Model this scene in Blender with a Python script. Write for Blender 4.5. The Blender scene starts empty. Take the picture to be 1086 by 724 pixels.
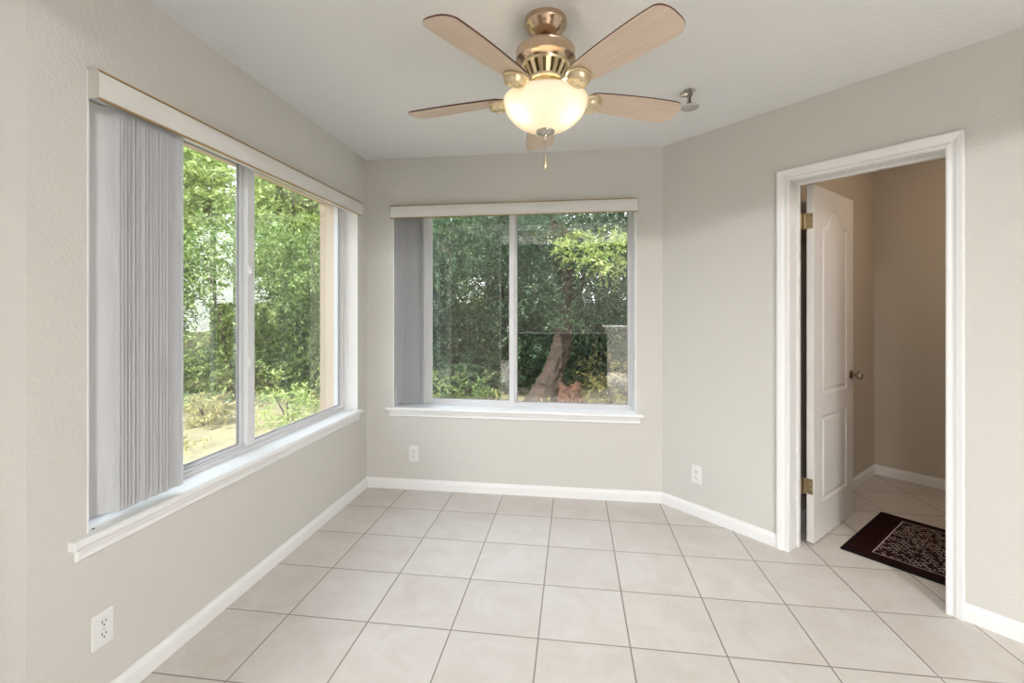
import bpy, bmesh, math, random
from mathutils import Vector, Matrix
PI = math.pi
sc = bpy.context.scene
C = sc.collection

# ------------------------------------------------------------------ camera
FPX, HORIZON, YAW, CAMZ = 484.4, 329.08, 0.1348, 1.3171
cam_d = bpy.data.cameras.new('camera')
cam = bpy.data.objects.new('camera', cam_d)
C.objects.link(cam)
cam.location = (0, 0, CAMZ)
cam.rotation_euler = (PI / 2, 0, YAW)
cam_d.sensor_width = 36.0
cam_d.lens = FPX / 1086 * 36.0
cam_d.shift_y = -(362 - HORIZON) / 1086
cam_d.clip_start = 0.02
cam_d.clip_end = 200
sc.camera = cam

# ------------------------------------------------------------------ light
vs = sc.view_settings
vs.view_transform = 'Standard'
vs.look = 'None'
vs.gamma = 1.0
vs.use_curve_mapping = False
vs.exposure = 0.86
SKY_STRENGTH = 2.45
SUN_STRENGTH = 5.6
ROOM_FILL = 115.0  # power of the added fill panels behind the camera
FAN_BULB = 0.40
CLOSET_FILL = 4.6  # power of the added closet fill lamp
world = bpy.data.worlds.new('sky')
sc.world = world
world.use_nodes = True
wn = world.node_tree.nodes
wl = world.node_tree.links
bg = wn['Background']
wtc = wn.new('ShaderNodeTexCoord')
wsep = wn.new('ShaderNodeSeparateXYZ')
wl.new(wtc.outputs['Generated'], wsep.inputs[0])
wr = wn.new('ShaderNodeValToRGB')
wr.color_ramp.elements[0].position = 0.0
wr.color_ramp.elements[0].color = (1.2, 1.2, 1.2, 1)
wr.color_ramp.elements[1].position = 0.8
wr.color_ramp.elements[1].color = (0.85, 0.98, 1.2, 1)
wl.new(wsep.outputs['Z'], wr.inputs[0])
wl.new(wr.outputs[0], bg.inputs['Color'])
bg.inputs['Strength'].default_value = SKY_STRENGTH

def lamp(name, kind, loc, energy, color=(1, 1, 1), rot=(0, 0, 0), parent=None, **kw):
    d = bpy.data.lights.new(name, kind)
    d.energy = energy
    d.color = color
    for k, v in kw.items():
        setattr(d, k, v)
    o = bpy.data.objects.new(name, d)
    o.location = loc
    o.rotation_euler = rot
    o.parent = parent
    C.objects.link(o)
    return o
# sun from behind the house, over the roof, on to the trees
lamp('sun', 'SUN', (0, 0, 8), SUN_STRENGTH, (1.0, 0.95, 0.86), (math.radians(38), 0, math.radians(-12)), angle=0.02)

# ------------------------------------------------------------------ plan of the room (metres)
XL, YB, XR = -1.537, 3.241, 0.601      # left wall, back wall, corner of back wall and angled wall
H = 2.44
S2 = math.sqrt(0.5)
TILE, TU, TV = 0.3609, -0.1421, 1.8322
def W(s, n, z=0.0):                     # along the angled wall, into it, up
    return Vector((XR + (s + n) * S2, YB + (-s + n) * S2, z))
MW = Matrix.Translation((XR, YB, 0)) @ Matrix.Rotation(-PI / 4, 4, 'Z')

# ------------------------------------------------------------------ materials
def mat(name, color, rough=0.5, metal=0.0, spec=0.5, bump=None, var=None, coat=0.0):
    m = bpy.data.materials.new(name)
    m.use_nodes = True
    nt = m.node_tree
    p = nt.nodes['Principled BSDF']
    p.inputs['Base Color'].default_value = (*color, 1)
    p.inputs['Roughness'].default_value = rough
    p.inputs['Metallic'].default_value = metal
    p.inputs['Specular IOR Level'].default_value = spec
    p.inputs['Coat Weight'].default_value = coat
    tc = nt.nodes.new('ShaderNodeTexCoord')
    if var:                              # (scale, amount): gentle blotches
        n = nt.nodes.new('ShaderNodeTexNoise')
        n.inputs['Scale'].default_value = var[0]
        n.inputs['Detail'].default_value = 4
        nt.links.new(tc.outputs['Object'], n.inputs['Vector'])
        mx = nt.nodes.new('ShaderNodeMix')
        mx.data_type = 'RGBA'
        a = var[1]
        mx.inputs[6].default_value = (*[c * (1 - a) for c in color], 1)
        mx.inputs[7].default_value = (*[min(1, c * (1 + a)) for c in color], 1)
        nt.links.new(n.outputs['Fac'], mx.inputs[0])
        nt.links.new(mx.outputs[2], p.inputs['Base Color'])
    if bump:                             # (scale, strength)
        n = nt.nodes.new('ShaderNodeTexNoise')
        n.inputs['Scale'].default_value = bump[0]
        n.inputs['Detail'].default_value = 3
        nt.links.new(tc.outputs['Object'], n.inputs['Vector'])
        b = nt.nodes.new('ShaderNodeBump')
        b.inputs['Strength'].default_value = bump[1]
        b.inputs['Distance'].default_value = 0.004
        nt.links.new(n.outputs['Fac'], b.inputs['Height'])
        nt.links.new(b.outputs['Normal'], p.inputs['Normal'])
    return m

M = {}
M['wall'] = mat('wall_paint', (0.65, 0.635, 0.60), 0.7, spec=0.3, bump=(80, 0.75))
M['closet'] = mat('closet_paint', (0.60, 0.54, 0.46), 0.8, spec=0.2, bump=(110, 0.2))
M['ceiling'] = mat('ceiling_paint', (0.82, 0.825, 0.83), 0.85, spec=0.2, bump=(60, 0.8))
M['trim'] = mat('trim_paint', (0.85, 0.85, 0.85), 0.4, spec=0.4)
M['door'] = mat('door_paint', (0.78, 0.76, 0.74), 0.4, spec=0.4)
M['vinyl'] = mat('window_vinyl', (0.74, 0.74, 0.76), 0.35, spec=0.5)
M['gasket'] = mat('window_gasket', (0.30, 0.30, 0.31), 0.6)
M['stucco'] = mat('stucco', (0.66, 0.54, 0.42), 0.9, bump=(60, 0.6))
M['roof'] = mat('roof_board', (0.34, 0.24, 0.16), 0.8)
M['valance'] = mat('valance_pvc', (0.74, 0.73, 0.70), 0.45)
M['gold'] = mat('valance_edge', (0.50, 0.34, 0.16), 0.4, metal=0.3)
M['cap'] = mat('clear_plastic', (0.55, 0.53, 0.48), 0.25, spec=0.7)
M['plastic'] = mat('white_plastic', (0.80, 0.80, 0.80), 0.3)
M['slot'] = mat('dark_slot', (0.02, 0.02, 0.02), 0.6)
M['screw'] = mat('screw_steel', (0.6, 0.6, 0.58), 0.35, metal=0.9)
M['bronze'] = mat('brushed_bronze', (0.62, 0.47, 0.34), 0.25, metal=1.0)
M['brass'] = mat('light_brass', (0.78, 0.66, 0.44), 0.3, metal=1.0)
M['core'] = mat('olive_core', (0.30, 0.23, 0.10), 0.5, metal=0.6)
M['nickel'] = mat('satin_nickel', (0.62, 0.57, 0.52), 0.24, metal=1.0)
M['dark'] = mat('dark_metal', (0.05, 0.04, 0.035), 0.4, metal=0.6)
M['chrome'] = mat('chrome', (0.72, 0.72, 0.72), 0.12, metal=1.0)
M['knob'] = mat('door_knob_nickel', (0.36, 0.30, 0.25), 0.2, metal=1.0)
M['hinge'] = mat('antique_brass', (0.40, 0.32, 0.20), 0.35, metal=0.9)
M['dirt'] = mat('soil', (0.23, 0.20, 0.11), 0.95, var=(3.0, 0.45), bump=(12, 0.8))
M['bark'] = mat('bark', (0.06, 0.043, 0.033), 0.9, var=(9, 0.5), bump=(25, 1.0))
M['stump'] = mat('cut_bark', (0.11, 0.055, 0.036), 0.9, var=(14, 0.45), bump=(30, 1.0))
M['fence'] = mat('fence_board', (0.13, 0.075, 0.045), 0.85, var=(6, 0.3))
M['cabinet'] = mat('dark_panelling', (0.05, 0.042, 0.036), 0.5)  # dark tone picked to dim what the window panes mirror
M['gap'] = mat('stained_jamb', (0.07, 0.022, 0.018), 0.6)

def vane_material():
    m = bpy.data.materials.new('vane_pvc')
    m.use_nodes = True
    nt = m.node_tree
    p = nt.nodes['Principled BSDF']
    p.inputs['Base Color'].default_value = (0.82, 0.82, 0.83, 1)
    p.inputs['Roughness'].default_value = 0.5
    t = nt.nodes.new('ShaderNodeBsdfTranslucent')
    t.inputs['Color'].default_value = (0.8, 0.8, 0.82, 1)
    mx = nt.nodes.new('ShaderNodeMixShader')
    mx.inputs[0].default_value = 0.42
    nt.links.new(p.outputs[0], mx.inputs[1])
    nt.links.new(t.outputs[0], mx.inputs[2])
    nt.links.new(mx.outputs[0], nt.nodes['Material Output'].inputs[0])
    return m
M['vane'] = vane_material()

def glass_material(gain, tint=(0.93, 0.96, 0.94)):
    m = bpy.data.materials.new('window_glass')
    m.use_nodes = True
    nt = m.node_tree
    nt.nodes.remove(nt.nodes['Principled BSDF'])
    tr = nt.nodes.new('ShaderNodeBsdfTransparent')
    tr.inputs[0].default_value = (*tint, 1)
    gl = nt.nodes.new('ShaderNodeBsdfGlossy')
    gl.inputs['Roughness'].default_value = 0.0
    geo = nt.nodes.new('ShaderNodeNewGeometry')
    dot = nt.nodes.new('ShaderNodeVectorMath'); dot.operation = 'DOT_PRODUCT'
    nt.links.new(geo.outputs['Incoming'], dot.inputs[0])
    nt.links.new(geo.outputs['Normal'], dot.inputs[1])
    def mth(op, x, y=None):
        n = nt.nodes.new('ShaderNodeMath'); n.operation = op
        for i, v in enumerate((x, y)):
            if v is None: continue
            if isinstance(v, (int, float)): n.inputs[i].default_value = v
            else: nt.links.new(v, n.inputs[i])
        return n.outputs[0]
    c5 = mth('POWER', mth('SUBTRACT', 1.0, mth('ABSOLUTE', dot.outputs['Value'])), 5.0)
    R1 = mth('ADD', 0.065, mth('MULTIPLY', c5, 0.935))          # one face
    mul = mth('DIVIDE', mth('MULTIPLY', R1, gain), mth('ADD', 1.0, mth('MULTIPLY', R1, gain - 1)))
    mx = nt.nodes.new('ShaderNodeMixShader')
    nt.links.new(mul, mx.inputs[0])
    nt.links.new(tr.outputs[0], mx.inputs[1])
    nt.links.new(gl.outputs[0], mx.inputs[2])
    nt.links.new(mx.outputs[0], nt.nodes['Material Output'].inputs[0])
    return m
M['glass'] = glass_material(4.0)         # double glazing: four reflecting faces

def bowl_material():
    m = bpy.data.materials.new('frosted_bowl_glass')
    m.use_nodes = True
    nt = m.node_tree
    p = nt.nodes['Principled BSDF']
    p.inputs['Base Color'].default_value = (0.86, 0.83, 0.76, 1)
    p.inputs['Roughness'].default_value = 0.25
    n = nt.nodes.new('ShaderNodeTexNoise')
    n.inputs['Scale'].default_value = 9
    n.inputs['Detail'].default_value = 3
    tc = nt.nodes.new('ShaderNodeTexCoord')
    nt.links.new(tc.outputs['Object'], n.inputs['Vector'])
    cr = nt.nodes.new('ShaderNodeValToRGB')
    cr.color_ramp.elements[0].color = (0.78, 0.72, 0.62, 1)
    cr.color_ramp.elements[1].color = (0.95, 0.92, 0.84, 1)
    nt.links.new(n.outputs['Fac'], cr.inputs[0])
    t = nt.nodes.new('ShaderNodeBsdfTranslucent')
    nt.links.new(cr.outputs[0], t.inputs['Color'])
    mx = nt.nodes.new('ShaderNodeMixShader')
    mx.inputs[0].default_value = 0.45
    nt.links.new(p.outputs[0], mx.inputs[1])
    nt.links.new(t.outputs[0], mx.inputs[2])
    nt.links.new(mx.outputs[0], nt.nodes['Material Output'].inputs[0])
    return m
M['bowl'] = bowl_material()

def emit_material(name, color, strength):
    m = bpy.data.materials.new(name)
    m.use_nodes = True
    p = m.node_tree.nodes['Principled BSDF']
    p.inputs['Base Color'].default_value = (0.8, 0.8, 0.8, 1)
    p.inputs['Emission Color'].default_value = (*color, 1)
    p.inputs['Emission Strength'].default_value = strength
    return m

def tile_material():
    m = bpy.data.materials.new('floor_tile')
    m.use_nodes = True
    nt = m.node_tree
    N, Lk = nt.nodes, nt.links
    p = N['Principled BSDF']
    geo = N.new('ShaderNodeNewGeometry')
    sep = N.new('ShaderNodeSeparateXYZ')
    Lk.new(geo.outputs['Position'], sep.inputs[0])
    def math_(op, a, b=None, clamp=False):
        n = N.new('ShaderNodeMath')
        n.operation = op
        n.use_clamp = clamp
        for i, v in enumerate((a, b)):
            if v is None: continue
            if isinstance(v, (int, float)): n.inputs[i].default_value = v
            else: Lk.new(v, n.inputs[i])
        return n.outputs[0]
    u = math_('DIVIDE', math_('SUBTRACT', sep.outputs['X'], TU), TILE)
    v = math_('DIVIDE', math_('SUBTRACT', sep.outputs['Y'], TV), TILE)
    def edge(t):
        fr = math_('FRACT', t)
        return math_('MULTIPLY', math_('MINIMUM', fr, math_('SUBTRACT', 1.0, fr)), TILE)
    d = math_('MINIMUM', edge(u), edge(v))
    grout = math_('SUBTRACT', 1.0, math_('DIVIDE', math_('SUBTRACT', d, 0.0022), 0.0012, True), True)
    cell = N.new('ShaderNodeCombineXYZ')
    Lk.new(math_('FLOOR', u), cell.inputs[0])
    Lk.new(math_('FLOOR', v), cell.inputs[1])
    wnz = N.new('ShaderNodeTexWhiteNoise')
    wnz.noise_dimensions = '3D'
    Lk.new(cell.outputs[0], wnz.inputs['Vector'])
    off = N.new('ShaderNodeVectorMath')
    off.operation = 'MULTIPLY_ADD'
    Lk.new(wnz.outputs['Color'], off.inputs[0])
    off.inputs[1].default_value = (9, 9, 9)
    Lk.new(geo.outputs['Position'], off.inputs[2])
    n1 = N.new('ShaderNodeTexNoise')
    n1.inputs['Scale'].default_value = 5.5
    n1.inputs['Detail'].default_value = 7
    n1.inputs['Roughness'].default_value = 0.65
    n1.inputs['Distortion'].default_value = 0.8
    Lk.new(off.outputs[0], n1.inputs['Vector'])
    cr = N.new('ShaderNodeValToRGB')
    cr.color_ramp.elements[0].position = 0.3
    cr.color_ramp.elements[0].color = (0.60, 0.55, 0.505, 1)
    cr.color_ramp.elements[1].position = 0.62
    cr.color_ramp.elements[1].color = (0.665, 0.63, 0.595, 1)
    Lk.new(n1.outputs['Fac'], cr.inputs[0])
    br = N.new('ShaderNodeMix'); br.data_type = 'RGBA'; br.blend_type = 'MULTIPLY'
    br.inputs[0].default_value = 1
    vr = N.new('ShaderNodeValToRGB')
    vr.color_ramp.elements[0].color = (0.94, 0.93, 0.92, 1)
    vr.color_ramp.elements[1].color = (1.0, 1.0, 1.0, 1)
    Lk.new(wnz.outputs['Value'], vr.inputs[0])
    Lk.new(cr.outputs[0], br.inputs[6])
    Lk.new(vr.outputs[0], br.inputs[7])
    mx = N.new('ShaderNodeMix'); mx.data_type = 'RGBA'
    Lk.new(grout, mx.inputs[0])
    Lk.new(br.outputs[2], mx.inputs[6])
    mx.inputs[7].default_value = (0.27, 0.235, 0.205, 1)
    Lk.new(mx.outputs[2], p.inputs['Base Color'])
    p.inputs['Roughness'].default_value = 0.42
    p.inputs['Specular IOR Level'].default_value = 0.35
    b = N.new('ShaderNodeBump')
    b.inputs['Distance'].default_value = 0.002
    b.inputs['Strength'].default_value = 0.6
    hh = math_('ADD', math_('MULTIPLY', grout, -1.0), math_('MULTIPLY', n1.outputs['Fac'], 0.25))
    Lk.new(hh, b.inputs['Height'])
    Lk.new(b.outputs['Normal'], p.inputs['Normal'])
    return m
M['tile'] = tile_material()

def leaf_material(name, c0, c1, c2, scale=14):
    m = bpy.data.materials.new(name)
    m.use_nodes = True
    nt = m.node_tree
    N, Lk = nt.nodes, nt.links
    p = N['Principled BSDF']
    tc = N.new('ShaderNodeTexCoord')
    n = N.new('ShaderNodeTexNoise')
    n.inputs['Scale'].default_value = scale
    n.inputs['Detail'].default_value = 2
    Lk.new(tc.outputs['Object'], n.inputs['Vector'])
    cr = N.new('ShaderNodeValToRGB')
    e = cr.color_ramp.elements
    e[0].position = 0.36; e[0].color = (*c0, 1)
    e[1].position = 0.66; e[1].color = (*c2, 1)
    k = e.new(0.5); k.color = (*c1, 1)
    Lk.new(n.outputs['Fac'], cr.inputs[0])
    Lk.new(cr.outputs[0], p.inputs['Base Color'])
    p.inputs['Roughness'].default_value = 0.38
    t = N.new('ShaderNodeBsdfTranslucent')
    Lk.new(cr.outputs[0], t.inputs['Color'])
    mx = N.new('ShaderNodeMixShader')
    mx.inputs[0].default_value = 0.38
    Lk.new(p.outputs[0], mx.inputs[1])
    Lk.new(t.outputs[0], mx.inputs[2])
    Lk.new(mx.outputs[0], N['Material Output'].inputs[0])
    return m
M['leaf_mid'] = leaf_material('leaf_mid', (0.08, 0.14, 0.035), (0.18, 0.27, 0.07), (0.42, 0.50, 0.20))
M['leaf_dark'] = leaf_material('leaf_dark', (0.032, 0.075, 0.042), (0.07, 0.135, 0.072), (0.22, 0.30, 0.16))
M['leaf_light'] = leaf_material('leaf_light', (0.22, 0.32, 0.08), (0.38, 0.48, 0.14), (0.62, 0.68, 0.30))
M['leaf_dry'] = leaf_material('leaf_dry', (0.22, 0.20, 0.07), (0.40, 0.36, 0.14), (0.60, 0.55, 0.26))

# ------------------------------------------------------------------ mesh helpers
def link(name, bm, mats, parent=None, smooth=False, bevel=0.0, matrix=None):
    me = bpy.data.meshes.new(name)
    bmesh.ops.recalc_face_normals(bm, faces=bm.faces[:])
    bm.to_mesh(me)
    bm.free()
    if not isinstance(mats, (list, tuple)): mats = [mats]
    for m in mats: me.materials.append(m)
    if smooth:
        for f in me.polygons: f.use_smooth = True
        me.set_sharp_from_angle(angle=math.radians(38))
    o = bpy.data.objects.new(name, me)
    C.objects.link(o)
    if parent is not None: o.parent = parent
    if matrix is not None: o.matrix_world = matrix
    if bevel:
        b = o.modifiers.new('bevel', 'BEVEL')
        b.width = bevel
        b.segments = 2
        b.limit_method = 'ANGLE'
    return o
def struct(o):
    o['kind'] = 'structure'
    return o
def tag(o, label, cat, group=None, kind=None):
    o['label'] = label
    o['category'] = cat
    if group: o['group'] = group
    if kind: o['kind'] = kind
    return o
def empty(name, loc=(0, 0, 0), rotz=0.0, parent=None):
    o = bpy.data.objects.new(name, None)
    o.empty_display_size = 0.05
    o.location = loc
    o.rotation_euler = (0, 0, rotz)
    C.objects.link(o)
    if parent: o.parent = parent
    return o
def box(bm, a, b, mi=0):
    x0, y0, z0 = [min(p, q) for p, q in zip(a, b)]
    x1, y1, z1 = [max(p, q) for p, q in zip(a, b)]
    v = [bm.verts.new(p) for p in ((x0, y0, z0), (x1, y0, z0), (x1, y1, z0), (x0, y1, z0), (x0, y0, z1), (x1, y0, z1), (x1, y1, z1), (x0, y1, z1))]
    for f in ((3, 2, 1, 0), (4, 5, 6, 7), (0, 1, 5, 4), (1, 2, 6, 5), (2, 3, 7, 6), (3, 0, 4, 7)):
        bm.faces.new([v[i] for i in f]).material_index = mi
    return bm
def boxes(*bs):
    bm = bmesh.new()
    for b in bs: box(bm, *b)
    return bm
def lathe(bm, prof, seg=40, mi=0, center=(0, 0, 0), axis='Z', cap=True):
    rings = []
    cx, cy, cz = center
    for r, z in prof:
        ring = []
        for k in range(seg):
            a = 2 * PI * k / seg
            if axis == 'Z': p = (cx + r * math.cos(a), cy + r * math.sin(a), cz + z)
            elif axis == 'X': p = (cx + z, cy + r * math.cos(a), cz + r * math.sin(a))
            else: p = (cx + r * math.cos(a), cy + z, cz + r * math.sin(a))
            ring.append(bm.verts.new(p))
        rings.append(ring)
    for i in range(len(rings) - 1):
        for k in range(seg):
            q = (k + 1) % seg
            bm.faces.new((rings[i][k], rings[i][q], rings[i + 1][q], rings[i + 1][k])).material_index = mi
    if cap:
        for ring in (rings[0], rings[-1]):
            bm.faces.new(ring).material_index = mi
    return bm
def tube(bm, pts, r, seg=8, mi=0):
    pts = [Vector(p) for p in pts]
    rs = r if isinstance(r, (list, tuple)) else [r] * len(pts)
    rings = []
    for i, p in enumerate(pts):
        d = (pts[min(i + 1, len(pts) - 1)] - pts[max(i - 1, 0)]).normalized()
        a = d.orthogonal().normalized() if i == 0 else (prev - d * prev.dot(d)).normalized()
        prev = a
        b = d.cross(a)
        rings.append([bm.verts.new(p + (a * math.cos(2 * PI * k / seg) + b * math.sin(2 * PI * k / seg)) * rs[i]) for k in range(seg)])
    for i in range(len(rings) - 1):
        for k in range(seg):
            q = (k + 1) % seg
            bm.faces.new((rings[i][k], rings[i][q], rings[i + 1][q], rings[i + 1][k])).material_index = mi
    bm.faces.new(rings[0]); bm.faces.new(rings[-1])
    return bm
def sweep(path, prof, to3d, closed=False, flip=1, mi=0, bm=None):
    """path: 2D points; prof: (offset to the left of the path, height); to3d(u, v, h) -> 3D."""
    if bm is None: bm = bmesh.new()
    n = len(path)
    P = [Vector(p) for p in path]
    rings = []
    for i in range(n):
        d0 = (P[i] - P[i - 1]).normalized() if (i > 0 or closed) else None
        d1 = (P[(i + 1) % n] - P[i]).normalized() if (i < n - 1 or closed) else None
        if d0 is None: d0 = d1
        if d1 is None: d1 = d0
        n0 = Vector((-d0.y, d0.x)); n1 = Vector((-d1.y, d1.x))
        m = (n0 + n1).normalized()
        m = m / max(0.2, m.dot(n0)) * flip
        rings.append([bm.verts.new(to3d(*(P[i] + m * o), h)) for o, h in prof])
    k = len(prof)
    for i in range(n if closed else n - 1):
        a, b = rings[i], rings[(i + 1) % n]
        for j in range(k):
            q = (j + 1) % k
            bm.faces.new((a[j], a[q], b[q], b[j])).material_index = mi
    if not closed:
        bm.faces.new(rings[0]).material_index = mi
        bm.faces.new(rings[-1]).material_index = mi
    return bm

# ------------------------------------------------------------------ structure: walls, floor, ceiling
T_IN, T_ALL = 0.10, 0.29               # painted reveal depth, whole wall thickness
LY0, LY1 = 1.259, 3.100                # left window opening
BX0, BX1 = -1.329, 0.428               # back window opening
OZ0, OZ1 = 0.575, 2.095
WLY = 1.097                            # near end of the left wall
def wall_with_opening(name, axis, plane, sgn, a0, a1, o0, o1):
    """outer stucco skin starts past the painted half"""
    bm = bmesh.new()
    def seg(u0, u1, z0, z1):
        for d0, d1, mi in ((0, 0.15, 0), (0.15, T_ALL, 1)):
            p0, p1 = plane + sgn * d0, plane + sgn * d1
            if axis == 'x': box(bm, (p0, u0, z0), (p1, u1, z1), mi)
            else: box(bm, (u0, p0, z0), (u1, p1, z1), mi)
    seg(a0, o0, -0.2, H); seg(o1, a1, -0.2, H)
    seg(o0, o1, -0.2, OZ0); seg(o0, o1, OZ1, H)
    return struct(link(name, bm, [M['wall'], M['stucco']]))
wall_with_opening('wall_left', 'x', XL, -1, WLY, YB, LY0, LY1)
wall_with_opening('wall_back', 'y', YB, 1, XL - T_ALL, XR + 0.35, BX0, BX1)

SOP0, SOP1, ZOP = 0.788, 1.439, 2.037   # rough door opening
SEND = 2.35                             # end of the angled wall
WT = 0.14
bm = boxes(((0, 0, 0), (SOP0, WT, H)), ((SOP1, 0, 0), (SEND, WT, H)), ((SOP0, 0, ZOP), (SOP1, WT, H)))
struct(link('wall_right', bm, M['wall'], matrix=MW))

# closet behind the door
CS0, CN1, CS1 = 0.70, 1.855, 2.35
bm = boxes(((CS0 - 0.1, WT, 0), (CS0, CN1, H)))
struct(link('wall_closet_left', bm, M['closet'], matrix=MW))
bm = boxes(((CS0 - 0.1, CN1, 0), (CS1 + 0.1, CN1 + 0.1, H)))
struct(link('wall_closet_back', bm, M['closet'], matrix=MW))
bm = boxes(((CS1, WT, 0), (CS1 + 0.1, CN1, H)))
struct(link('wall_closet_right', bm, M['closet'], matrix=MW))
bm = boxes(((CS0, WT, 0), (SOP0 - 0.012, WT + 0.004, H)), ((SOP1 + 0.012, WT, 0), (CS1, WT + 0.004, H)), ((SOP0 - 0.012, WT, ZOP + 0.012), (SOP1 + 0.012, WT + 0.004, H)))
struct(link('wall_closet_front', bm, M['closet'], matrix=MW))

# the big room behind the camera
GX0, GX1, GY0, GZ = -3.2, 2.30, -5.2, 3.05
wend = W(SEND, 0)
bm = boxes(((GX1, GY0, 0), (GX1 + 0.12, wend.y + 0.03, GZ)))
struct(link('wall_kitchen_side', bm, M['wall']))
bm = boxes(((GX0, GY0 - 0.15, 0), (GX1, GY0, GZ)))
struct(link('wall_front', bm, M['cabinet']))  # unseen wall coloured dark so the pane reflections stay dim
bm = boxes(((GX0 - 0.15, GY0, 0), (GX0, WLY, GZ)))
struct(link('wall_side', bm, M['wall']))
bm = boxes(((GX0, WLY, 0), (XL - T_ALL, WLY + 0.12, H)))
struct(link('wall_niche', bm, M['wall']))
bm = boxes(((-1.86, 0.16, 0), (-1.05, 0.28, H)))
struct(link('wall_stub', bm, M['wall']))
bm = boxes(((0.66, -3.3, 0), (GX1, -3.15, 0.95)))
struct(link('wall_counter', bm, M['wall']))
bm = boxes(((0.61, -3.35, 0.95), (GX1, -3.05, 0.99)))
struct(link('trim_counter', bm, M['trim'], bevel=0.004))

bm = boxes(((-1.0, -1.6, 0), (0.55, -1.0, 0.92)))  # added unseen dark block, hides the bright floor from the window reflection
struct(link('wall_island', bm, M['cabinet']))

bm = boxes(((GX0 - 0.15, GY0 - 0.15, -0.12), (GX1 + 0.12, WLY, 0.0)), ((XL - 0.15, WLY, -0.12), (4.2, YB + 0.15, 0.0)), ((XR, YB + 0.15, -0.12), (4.2, 5.6, 0.0)))
struct(link('floor', bm, M['tile']))
def prism(bm, pts, z0, z1, mi=0):
    lo = [bm.verts.new((x, y, z0)) for x, y in pts]
    hi = [bm.verts.new((x, y, z1)) for x, y in pts]
    bm.faces.new(lo).material_index = mi; bm.faces.new(hi).material_index = mi
    n = len(pts)
    for i in range(n):
        j = (i + 1) % n
        bm.faces.new((lo[i], lo[j], hi[j], hi[i])).material_index = mi
    return bm
bm = bmesh.new()
box(bm, (GX0 - 0.15, -0.12, H), (GX1 + 0.12, WLY, H + 0.1))
box(bm, (XL - T_ALL, WLY, H), (4.2, YB + T_ALL, H + 0.1))
box(bm, (XR, YB + T_ALL, H), (4.2, 5.6, H + 0.1))
box(bm, (GX0 - 0.15, -0.12, H + 0.1), (GX1 + 0.12, -0.02, GZ))
struct(link('ceiling', bm, M['ceiling']))
bm = boxes(((GX0 - 0.15, GY0 - 0.15, GZ), (GX1 + 0.12, -0.02, GZ + 0.1)))
struct(link('ceiling_kitchen', bm, M['ceiling']))
bm = boxes(((XL - T_ALL - 0.35, WLY - 0.2, H + 0.11), (4.4, YB + T_ALL + 0.35, H + 0.2)), ((XR, YB + 0.6, H + 0.11), (4.4, 5.8, H + 0.2)))
struct(link('roof', bm, M['roof']))

# ------------------------------------------------------------------ baseboards and door casing
BB = [(0, 0), (0.013, 0), (0.013, 0.050), (0.010, 0.060), (0.0055, 0.067), (0.0045, 0.074), (0, 0.074)]
ident = lambda u, v, h: (u, v, h)
wpt = lambda s, n=0.0: W(s, n).to_2d()
def mitred(name, path, flip, mt=M['trim']):
    return struct(link(name, sweep(path, BB, ident, flip=flip), mt))
# one continuous polyline cut at the corners so that each wall carries its own board
def board(name, a, b, inner, cut0=0.0, cut1=0.0):
    """straight board from a to b, its ends mitred by tan(half angle) = cut"""
    a, b, inner = Vector(a), Vector(b), Vector(inner).normalized()
    d = (b - a).normalized()
    bm = bmesh.new()
    r0 = [bm.verts.new((*(a + inner * o + d * o * cut0), h)) for o, h in BB]
    r1 = [bm.verts.new((*(b + inner * o - d * o * cut1), h)) for o, h in BB]
    k = len(BB)
    for j in range(k):
        q = (j + 1) % k
        bm.faces.new((r0[j], r0[q], r1[q], r1[j]))
    bm.faces.new(r0); bm.faces.new(r1)
    return struct(link(name, bm, M['trim']))
board('baseboard_left', (XL, WLY), (XL, YB), (1, 0), 0, 1)
board('baseboard_back', (XL, YB), (XR, YB), (0, -1), 1, math.tan(PI / 8))
nrm = (-S2, -S2)
board('baseboard_right', (XR, YB), wpt(0.745), nrm, math.tan(PI / 8), 0)
board('baseboard_right_near', wpt(1.487), wpt(SEND), nrm, 0, 0)
board('baseboard_closet_left', wpt(CS0, WT), wpt(CS0, CN1), (S2, -S2), 0, 1)
board('baseboard_closet_back', wpt(CS0, CN1), wpt(CS1, CN1), nrm, 1, 1)

CAS = [(0, 0), (0, -0.010), (0.006, -0.013), (0.012, -0.012), (0.018, -0.009), (0.026, -0.011), (0.034, -0.017), (0.044, -0.019), (0.050, -0.021), (0.057, -0.021), (0.060, -0.017), (0.060, 0)]
SI0, SI1, ZI = 0.802, 1.426, 2.024
cas_path = [(SI0 - 0.002, 0), (SI0 - 0.002, ZI + 0.002), (SI1 + 0.002, ZI + 0.002), (SI1 + 0.002, 0)]
bm = sweep(cas_path, CAS, lambda u, v, h: (u, h, v), flip=1)
struct(link('trim_1', bm, M['trim'], matrix=MW))
bm = boxes(((SI0 - 0.014, 0, 0), (SI0, WT, ZI)), ((SI1, 0, 0), (SI1 + 0.012, WT, ZI)), ((SI0 - 0.014, 0, ZI), (SI1 + 0.012, WT, ZI + 0.012)),
           ((SI0, 0.085, 0), (SI0 + 0.010, 0.115, ZI)), ((SI1 - 0.010, 0.085, 0), (SI1, 0.115, ZI)), ((SI0, 0.085, ZI - 0.010), (SI1, 0.115, ZI)))
struct(link('trim_2', bm, M['trim'], matrix=MW, bevel=0.0015))
bm = sweep(cas_path, CAS, lambda u, v, h: (u, WT + 0.004 - h, v), flip=1)
struct(link('trim_3', bm, M['gap'], matrix=MW))  # closet-side casing in dark red-brown

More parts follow.
